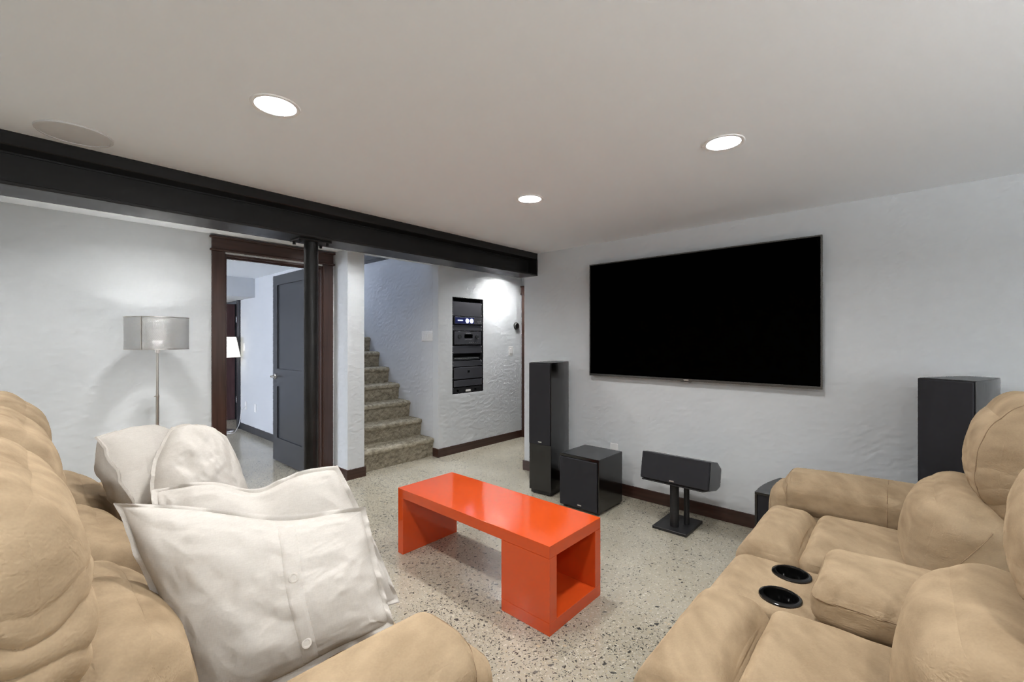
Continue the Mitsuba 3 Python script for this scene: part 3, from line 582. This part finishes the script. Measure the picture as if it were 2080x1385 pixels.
part(lp, 'collar', at(cat(cyl([0, 0, 0.930], [0, 0, 0.940], 0.012, 24), cyl([0, 0, 0.935], [-0.020, -0.020, 0.935], 0.003, 10))), 'm_nickel', 40)
part(lp, 'socket', at(lathe([[0.0, 1.225], [0.012, 1.232], [0.016, 1.262], [0.036, 1.342], [0.036, 1.372], [0.0, 1.372]], [0, 0, 0], 32)), 'm_white', 40)
part(lp, 'bulb', at(facing(lathe([[0.036, 1.373], [0.034, 1.380], [0.020, 1.386], [0.0, 1.388]], [0, 0, 0], 32), (0, 0, 1))), 'm_white', True, emission=BULB)
part(lp, 'bulb', at(facing(lathe([[0.050, 1.349], [0.037, 1.345]], [0, 0, 0], 32), (0, 0, -1))), 'm_white', True, emission=[5 * c for c in BULB])
part(lp, 'reflector', at(lathe([[0.036, 1.350], [0.0505, 1.350], [0.0505, 1.316], [0.0525, 1.316], [0.0525, 1.400], [0.0505, 1.400], [0.0505, 1.353], [0.036, 1.353]], [0, 0, 0], 40)), 'm_white', 40)
part(lp, 'base', at(lathe([[0, 0.0], [0.13, 0.0], [0.13, 0.012], [0.12, 0.018], [0.02, 0.024], [0, 0.024]], [0, 0, 0], 48)), 'm_nickel', 30)

def outward(m):
    c = m.triangles_center.copy(); c[:, 2] = 0
    if (m.face_normals * c).sum() < 0: m.invert()
    return m
l2 = thing('floor_lamp', 'floor lamp with a lit cream cone shade inside the bedroom', 'floor lamp')
L2x, L2y = 1.985, 7.36
at2 = lambda m: (m.apply_translation([L2x, L2y, 0]), m)[1]
part(l2, 'shade', at2(outward(lathe([[0.140, 1.365], [0.196, 1.070]], [0, 0, 0], 48))), 'm_white', True, emission=[0.48, 0.45, 0.365], label='lit cream shade')
part(l2, 'pole', at2(cyl([0, 0, 0.02], [0, 0, 1.33], 0.008, 20)), 'm_silver', 40)
part(l2, 'base', at2(lathe([[0, 0.0], [0.12, 0.0], [0.115, 0.012], [0.02, 0.024], [0, 0.025]], [0, 0, 0], 48)), 'm_silver', 30)
part(l2, 'bulb', at2(trimesh.creation.icosphere(3, 0.035).apply_translation([0, 0, 1.22])), 'm_white', True, emission=[26, 24, 19])
part(l2, 'pull_chain', at2(tube([[-0.01, -0.07, 1.12], [-0.01, -0.07, 0.985]], 0.002, 6)), 'm_silver')
part(l2, 'cord', tube(smooth_path([[2.185, 7.15, 0.36], [2.150, 7.14, 0.33], [2.125, 7.16, 0.20], [2.105, 7.20, 0.06], [2.06, 7.17, 0.006], [1.99, 7.10, 0.005], [1.93, 7.15, 0.005], [1.96, 7.22, 0.006], [2.03, 7.20, 0.012], [2.02, 7.28, 0.010]], 90), 0.005, 8), 'm_white', True, 'white lamp cord trailing to the outlet')

tq = thing('torchiere_lamp', 'tall uplight standing behind the sofas, out of view', 'floor lamp')
at3 = lambda m: (m.apply_translation([0.75, -1.65, 0]), m)[1]
part(tq, 'bowl', at3(lathe([[0.010, 1.60], [0.09, 1.62], [0.17, 1.68], [0.175, 1.70], [0.165, 1.70], [0.16, 1.685], [0.05, 1.64], [0.0, 1.64]], [0, 0, 0], 40)), 'm_nickel', 40)
part(tq, 'bulb', at3(facing(lathe([[0.15, 1.688], [0.0, 1.690]], [0, 0, 0], 40), (0, 0, 1))), 'm_white', True, emission=UPLIGHT)
part(tq, 'pole', at3(cyl([0, 0, 0.02], [0, 0, 1.61], 0.012, 24)), 'm_nickel', 40)
part(tq, 'base', at3(lathe([[0, 0], [0.15, 0], [0.15, 0.015], [0.02, 0.03], [0, 0.03]], [0, 0, 0], 40)), 'm_nickel', 30)

# ================================================================== RECLINING SOFAS
def world_left(p): return np.stack([p[:, 1], p[:, 0], p[:, 2]], 1)             # length along y, facing +x
def world_right(p): return np.stack([p[:, 0], p[:, 1] - 0.240, p[:, 2]], 1)     # length along x, facing +y
def folds(p, seed, fl, fz, amp, mask):
    """Soft gathered folds that run along the length of a cushion."""
    w = meshkit.noise(np.stack([p[:, 0] * 5, p[:, 2] * 5, p[:, 1] * 3], 1), seed + 50)
    a = meshkit.noise(np.stack([p[:, 0] * fl, p[:, 2] * fz + 2.5 * w, p[:, 1] * 2.0], 1), seed)
    return amp * (a - 0.5) * 2 * mask
def soft(p, seed, amp=0.004, f=9): return amp * 2 * (meshkit.fbm(p * f, 3, seed) - 0.5)

from scipy.spatial import cKDTree
def sofa_builder(k, world, flip, n_big, headz, welts):
    ff = lambda f: f[:, ::-1] if flip else f
    def P(name, pf, label=None):
        return part(k, name, (world(pf[0]), ff(pf[1])), 'm_suede', True, label)
    def move(pf, l, d, z, pitch=0.0):
        p, f = pf
        if pitch: p = p @ rot([1, 0, 0], pitch).T
        return p + [l, d, z], f
    def seam(parent, pf, curve, n, r=0.0015, steps=70):
        """A welt laid on a cushion along a path given on its parent cube."""
        c = cube_grid(n)[0]; p, f = pf; nn = vnormals(p, f)
        q = np.asarray(curve, float); t = np.linspace(0, len(q) - 1, steps); i0 = np.minimum(t.astype(int), len(q) - 2)
        q = q[i0] + (q[i0 + 1] - q[i0]) * (t - i0)[:, None]
        dist, idx = cKDTree(c).query(q, k=4); w = 1 / (dist + 1e-3); w /= w.sum(1, keepdims=True)
        pts = (p[idx] * w[..., None]).sum(1) + 0.0008 * (nn[idx] * w[..., None]).sum(1)
        for _ in range(4): pts[1:-1] = (pts[:-2] + 2 * pts[1:-1] + pts[2:]) / 4
        m = tube(pts, r, 8)
        part(parent, 'seam', (world(np.array(m.vertices)), ff(np.array(m.faces))), 'm_suede_seam', True)
    def seat(l0, l1, seed, near=False, h0=None):
        c, hw = (l0 + l1) / 2, (l1 - l0) / 2 - 0.002; n = n_big if near else 60
        P('base', move(cushion([hw, 0.42, 0.16], 0.03, 24), c, 0.14, 0.205))
        P('seat_cushion', move(cushion([hw, 0.235, 0.088], [0.05, 0.045, 0.055], n, (0.006, 0.004, 0.026), lambda q, cc, nn: soft(q + [seed, 0, 0], seed, 0.006, 7) + folds(q[:, [0, 2, 1]], seed + 3, 3, 14, 0.0035, (nn[:, 2] > 0.5) * 1.0)), c, 0.330, 0.392))
        fr = move(cushion([hw, 0.125, 0.185], [0.05, 0.085, 0.10], n, (0.004, 0.006, 0.024), lambda q, cc, nn: soft(q + [seed, 3, 0], seed + 1, 0.006, 7) + folds(q[:, [0, 2, 1]], seed + 5, 3, 15, 0.003, (nn[:, 2] > 0.5) * 1.0)), c, 0.672, 0.292)
        P('footrest', fr)
        lm = move(cushion([hw + 0.004, 0.125, 0.185], [0.10, 0.11, 0.12], n, (0.004, 0.040, 0.01), lambda q, cc, nn: soft(q + [seed, 6, 0], seed + 2, 0.007, 6) + folds(q, seed + 7, 3.0, 15, 0.006, ss(-0.3, 0.5, nn[:, 1]))), c, 0.100, 0.595, 10)
        kl = P('lumbar_cushion', lm)
        if welts: seam(kl, lm, [(-1, -0.35, 0.75), (-1, 0.0, 0.2), (-1, 0.45, -0.5), (-1, 0.7, -0.9)], n)
        a0 = l0 if h0 is None else h0
        hc, hh = (a0 + l1) / 2, (l1 - a0) / 2 - 0.002
        def hr(q, cc, nn):
            low = ss(0.05, -0.14, q[:, 2]) * ss(-0.2, 0.4, nn[:, 1])
            ph = q[:, 2] + 0.20 * q[:, 1] + 0.10 * q[:, 0] + 0.075 * meshkit.noise(q * 9, seed + 20)
            tuck = np.abs(np.sin(ph * math.pi / 0.047)) ** 0.6 - 0.72
            low2 = ss(0.07, -0.07, q[:, 2]) * ss(-0.6, 0.2, nn[:, 1] - nn[:, 0]) * (0.4 + 0.9 * meshkit.noise(q * 11, seed + 23))
            return soft(q + [seed, 9, 0], seed + 4, 0.009, 6) + folds(q, seed + 11, 4.0, 17, 0.010 if flip else 0.005, low) + (0.019 if flip else 0.004) * tuck * low2 + folds(q, seed + 12, 3.0, 10, 0.004, 1.0)
        hd = move(cushion([hh + 0.006, 0.118, 0.215], [0.12, 0.114, headz], n, (0.004, 0.030, 0.012), hr), hc, -0.060, 0.905, 4)
        kh = P('headrest', hd)
        if welts: seam(kh, hd, [(-0.68, 0.0, 1), (-0.68, 0.9, 1), (-0.68, 1, 0.85), (-0.68, 1, 0), (-0.68, 1, -0.85)], n)
        P('back_panel', move(cushion([hw, 0.07, 0.44], 0.05, 24), c, -0.205, 0.50, 6))
    def arm(l0, l1, seed, n=60):
        c, hw = (l0 + l1) / 2, (l1 - l0) / 2
        P('arm_base', move(cushion([hw - 0.012, 0.45, 0.20], 0.03, 24), c, 0.22, 0.25))
        pd = move(cushion([hw, 0.47, 0.110], [0.085, 0.05, 0.085], n, (0.006, 0.004, 0.020), lambda q, cc, nn: soft(q + [seed, 0, 4], seed, 0.004, 7)), c, 0.262, 0.518)
        ap = P('arm_pad', pd)
        seam(ap, pd, [(-1, 0.10, -0.8), (-1, 0.10, 0.7), (-0.7, 0.10, 1), (0.7, 0.10, 1), (1, 0.10, 0.7), (1, 0.10, -0.8)], n)
        seam(ap, pd, [(-1, 0.95, -0.8), (-1, 0.95, 0.7), (-0.7, 0.95, 1), (0.7, 0.95, 1), (1, 0.95, 0.7), (1, 0.95, -0.8)], n)
        af = move(cushion([hw - 0.004, 0.060, 0.255], [0.07, 0.05, 0.06], n, (0.004, 0.020, 0.006), lambda q, cc, nn: soft(q + [seed, 0, 7], seed + 1, 0.006, 10)), c, 0.728, 0.300)
        ka = P('arm_front', af)
        seam(ka, af, [(-0.85, 1, -0.9), (-0.85, 1, 0.6), (-0.5, 1, 0.93), (0.5, 1, 0.93), (0.85, 1, 0.6), (0.85, 1, -0.9)], n)
    def console(l0, l1, seed, n=64):
        c, hw = (l0 + l1) / 2, (l1 - l0) / 2 - 0.002
        P('console_base', move(cushion([hw, 0.36, 0.15], 0.03, 24), c, 0.08, 0.18))
        from manifold3d import Manifold, Mesh
        dk = move(cushion([hw, 0.260, 0.115], [0.03, 0.075, 0.06], n, (0, 0.006, 0.003), lambda q, cc, nn: soft(q, seed, 0.003, 8)), c, 0.530, 0.325)
        M = Manifold(Mesh(vert_properties=np.asarray(dk[0], np.float32), tri_verts=np.asarray(dk[1], np.uint32)))
        for x in (1.738, 1.935): M = M - Manifold.cylinder(0.3, 0.060, 0.060, 48).translate([x, 0.565, 0.385])
        mm = M.to_mesh(); V = np.array(mm.vert_properties[:, :3], float); F = np.array(mm.tri_verts, int)
        put(numbered(k + '__console_deck'), (world(V), ff(F)), 'm_suede', 40)
        def lid(q, cc, nn):
            g = meshkit.noise(np.stack([q[:, 1] * 42 + q[:, 0] * 16, q[:, 0] * 3, q[:, 1] * 0], 1), seed)
            return soft(q, seed, 0.005, 8) + 0.016 * (g - 0.5) * ss(-hw + 0.19, -hw + 0.05, q[:, 0]) * (nn[:, 2] > 0.3)
        ld = move(cushion([hw, 0.245, 0.060], [0.05, 0.05, 0.046], n, (0.0, 0.0, 0.024), lid), c - 0.008, 0.222, 0.503)
        kd = P('console_lid', ld)
        seam(kd, ld, [(0.9, 1, 0.55), (-0.9, 1, 0.55), (-1, 0.9, 0.55), (-1, -0.9, 0.55)], n)
        for x in (1.738, 1.935):
            m = lathe([[0.0, 0.388], [0.040, 0.388], [0.046, 0.394], [0.0475, 0.442], [0.0505, 0.4495], [0.057, 0.4505], [0.0645, 0.4465], [0.0655, 0.4415], [0.058, 0.440]], [x, 0.565, 0.0], 48)
            part(k, 'cup_holder', (world(np.array(m.vertices)), ff(np.array(m.faces))), 'm_gloss', 40, 'black plastic cup holder')
    return seat, arm, console

sl = thing('reclining_sofa', 'tan suede reclining sofa piled with cream pillows, along the left edge', 'sofa')
seat, arm, _ = sofa_builder(sl, world_left, True, 140, 0.15, False)
arm(0.735, 0.985, 21, 90)
seat(0.985, 1.555, 31, True, 0.905); seat(1.555, 2.125, 32); seat(2.125, 2.695, 33)
arm(2.695, 2.945, 23)

sr = thing('reclining_loveseat', 'tan suede reclining seat with a two-cup console, beside the television wall', 'sofa')
seat, arm, console = sofa_builder(sr, world_right, False, 100, 0.205, True)
arm(2.625, 2.895, 41, 90)
seat(2.035, 2.625, 51, True)
console(1.625, 2.035, 61, 90)
seat(1.065, 1.625, 52, True)
seat(0.495, 1.065, 53)
arm(0.245, 0.495, 43)

# ================================================================== PILLOWS
def pillow(label, corners, thick, seed, n=110, dent=None, wr=0.007, ripple_=0.022, hem=0.014, bow=0.05, rnd=0.0, wavy=0.008):
    k = thing('throw_pillow', label, 'pillow', 'cream linen pillows on the left sofa')
    TL, TR, BR, BL = [np.array(c, float) for c in corners]
    ez = np.cross(TR - TL, TL - BL); ez += np.cross(BR - BL, TR - BR); ez /= np.linalg.norm(ez)
    def base(u, v):                                   # u from left to right, v from top to bottom, both 0..1; edges bow inward
        a, b = 2 * u - 1, 2 * v - 1
        a = a * (1 - bow * (1 - b * b)); b = b * (1 - bow * (1 - a * a))
        a, b = a * np.sqrt(1 - rnd * b * b), b * np.sqrt(1 - rnd * a * a)
        u, v = (a + 1) / 2, (b + 1) / 2
        q = TL * ((1 - u) * (1 - v))[..., None] + TR * (u * (1 - v))[..., None] + BR * (u * v)[..., None] + BL * ((1 - u) * v)[..., None]
        e = np.maximum(np.abs(a), np.abs(b))
        wav = wavy * (np.sin(17 * u + 2 * seed) * ss(0.75, 1.0, np.abs(b)) + np.sin(19 * v + seed) * ss(0.75, 1.0, np.abs(a)))
        q = q + ez * wav[..., None]
        if dent is not None: q = q + dent(u, v)
        return q
    t = np.linspace(-1, 1, n + 1); t = np.sign(t) * (1 - (1 - np.abs(t)) ** 1.35)
    U, V = np.meshgrid((t + 1) / 2, (t + 1) / 2, indexing='ij')
    def surf(U, V, s):
        q = base(U, V); a, b = np.abs(2 * U - 1), np.abs(2 * V - 1)
        prof = np.maximum((1 - a ** 2.4) * (1 - b ** 2.4), 0) ** 0.52
        edge = np.clip(4 * np.minimum(1 - a, 1 - b), 0, 1)
        w1 = meshkit.fbm(np.stack([U * 5, V * 5, U * 0 + seed + s], -1), 3, seed)
        pucker = meshkit.noise(np.stack([U * (24 - 14 * (a < b)), V * (24 - 14 * (a >= b)), U * 0 + seed], -1), seed + 3) - 0.5
        r = meshkit.fbm(np.stack([(U + 0.6 * V) * 7 + w1 * 2, (V - 0.5 * U) * 2.5, U * 0 + s], -1), 3, seed + 9)
        hgt = thick * prof * (0.86 + 0.30 * (w1 - 0.3)) + wr * 2 * (r - 0.5) * prof + wr * 1.7 * pucker * edge * (1 - edge) * 4 * 0.6
        return q + ez * (s * hgt)[..., None]
    i = np.arange((n + 1) ** 2).reshape(n + 1, n + 1); m_ = (n + 1) ** 2
    q = np.stack([i[:-1, :-1], i[1:, :-1], i[1:, 1:], i[:-1, 1:]], -1).reshape(-1, 4)
    v = np.vstack([surf(U, V, 1).reshape(-1, 3), surf(U, V, -1).reshape(-1, 3)])
    f = np.vstack([q[:, ::-1], q + m_]); f = np.vstack([f[:, [0, 1, 2]], f[:, [0, 2, 3]]])
    part(k, 'cover', (v, f), 'm_linen', True)
    # flat hem round the edge
    if hem > 0:
        e = np.linspace(0, 1, 81)[:-1]
        ru = np.concatenate([e, np.ones(80), 1 - e, np.zeros(80)]); rv = np.concatenate([np.zeros(80), e, np.ones(80), 1 - e])
        inner = base(ru, rv); cen = inner.mean(0); out = inner - cen; out -= ez * (out @ ez)[:, None]; out /= np.linalg.norm(out, axis=1, keepdims=True)
        ph = np.arange(len(ru)); ripple = (meshkit.noise(np.stack([ph * 0.21, ph * 0, ph * 0 + seed], 1), seed) - 0.5) * ripple_
        rows = []
        for s_, o_, r_ in ((0.0025, -0.006, 0.0), (0.003, hem * 0.5, 0.5), (0.0035, hem, 1.0), (-0.0035, hem, 1.0), (-0.003, hem * 0.5, 0.5), (-0.0025, -0.006, 0.0)):
            rows.append(inner + out * o_ + ez * (s_ + r_ * ripple)[:, None])
        R = np.vstack(rows); N = len(ru); fq = []
        for a in range(6):
            b = (a + 1) % 6; j = np.arange(N); j2 = (j + 1) % N
            fq.append(np.stack([a * N + j, a * N + j2, b * N + j2, b * N + j], 1))
        hm = trimesh.Trimesh(R, np.vstack([np.vstack(fq)[:, [0, 1, 2]], np.vstack(fq)[:, [0, 2, 3]]]), process=False); hm.fix_normals()
        part(k, 'hem', hm, 'm_linen', 50)
    return k, surf, ez

def top_dip(depth, u0=0.5, w=0.22, down=np.array([0, 0, -1.0])):
    return lambda u, v: (depth * np.exp(-((u - u0) / w) ** 2) * np.clip(1 - v, 0, 1) ** 1.5)[..., None] * down
P1, surf1, n1 = pillow('large cream linen pillow with a buttoned placket, in front of the others', [(0.150, 1.395, 0.938), (0.655, 1.150, 0.845), (0.655, 1.015, 0.575), (0.270, 1.160, 0.475)], 0.085, 3, 150, top_dip(0.030, 0.62, 0.25), rnd=0.06)
# button placket of the front pillow
def strip(surf, u0, v0, u1, v1, w, off, n=60, m=8):
    s, c = np.meshgrid(np.linspace(0, 1, n), np.linspace(-1, 1, m), indexing='ij')
    U = u0 + (u1 - u0) * s + w * c + 0.004 * np.sin(9 * s); V = v0 + (v1 - v0) * s
    q = surf(U, V, 1) + n1 * (off * np.sqrt(np.clip(1 - np.abs(c) ** 6, 0, 1)))[..., None]
    i = np.arange(n * m).reshape(n, m); f = np.stack([i[:-1, :-1], i[1:, :-1], i[1:, 1:], i[:-1, 1:]], -1).reshape(-1, 4)
    return q.reshape(-1, 3), f[:, ::-1]
pk = part(P1, 'placket', strip(surf1, 0.640, 0.05, 0.545, 0.98, 0.040, 0.004), 'm_linen', True)
for u_, v_ in ((0.602, 0.43), (0.558, 0.86)):
    c = surf1(np.array(u_), np.array(v_), 1) + n1 * 0.0045
    bt = lathe([[0, 0.0035], [0.0065, 0.0030], [0.0075, 0.0042], [0.0105, 0.0040], [0.0115, 0.0022], [0.0105, 0], [0, 0]], [0, 0, 0], 32)
    bt.apply_transform(trimesh.geometry.align_vectors([0, 0, 1], n1)); bt.apply_translation(c)
    part(pk, 'button', bt, 'm_button', 40, 'pale round button')
pillow('cream linen pillow with a dip in its top edge, right behind the buttoned pillow', [(0.255, 1.700, 0.880), (0.715, 1.420, 0.905), (0.800, 1.170, 0.500), (0.330, 1.420, 0.480)], 0.075, 5, 110, top_dip(0.050, 0.55, 0.16), rnd=0.13)
pillow('domed cream linen pillow leaning in the middle of the sofa, beneath the floor lamp pole', [(0.372, 2.050, 1.012), (0.545, 2.000, 0.965), (0.610, 1.790, 0.520), (0.268, 1.840, 0.790)], 0.125, 8, 110, wr=0.004, ripple_=0.010, hem=0.011, bow=0.0, rnd=0.30, wavy=0.004)
pillow('cream linen pillow farthest left, tipped against the sofa back', [(0.195, 2.230, 0.967), (0.380, 2.530, 0.930), (0.580, 2.240, 0.560), (0.265, 1.940, 0.740)], 0.135, 11, 110, ripple_=0.010, hem=0.009, bow=0.02, rnd=0.06, wavy=0.004)
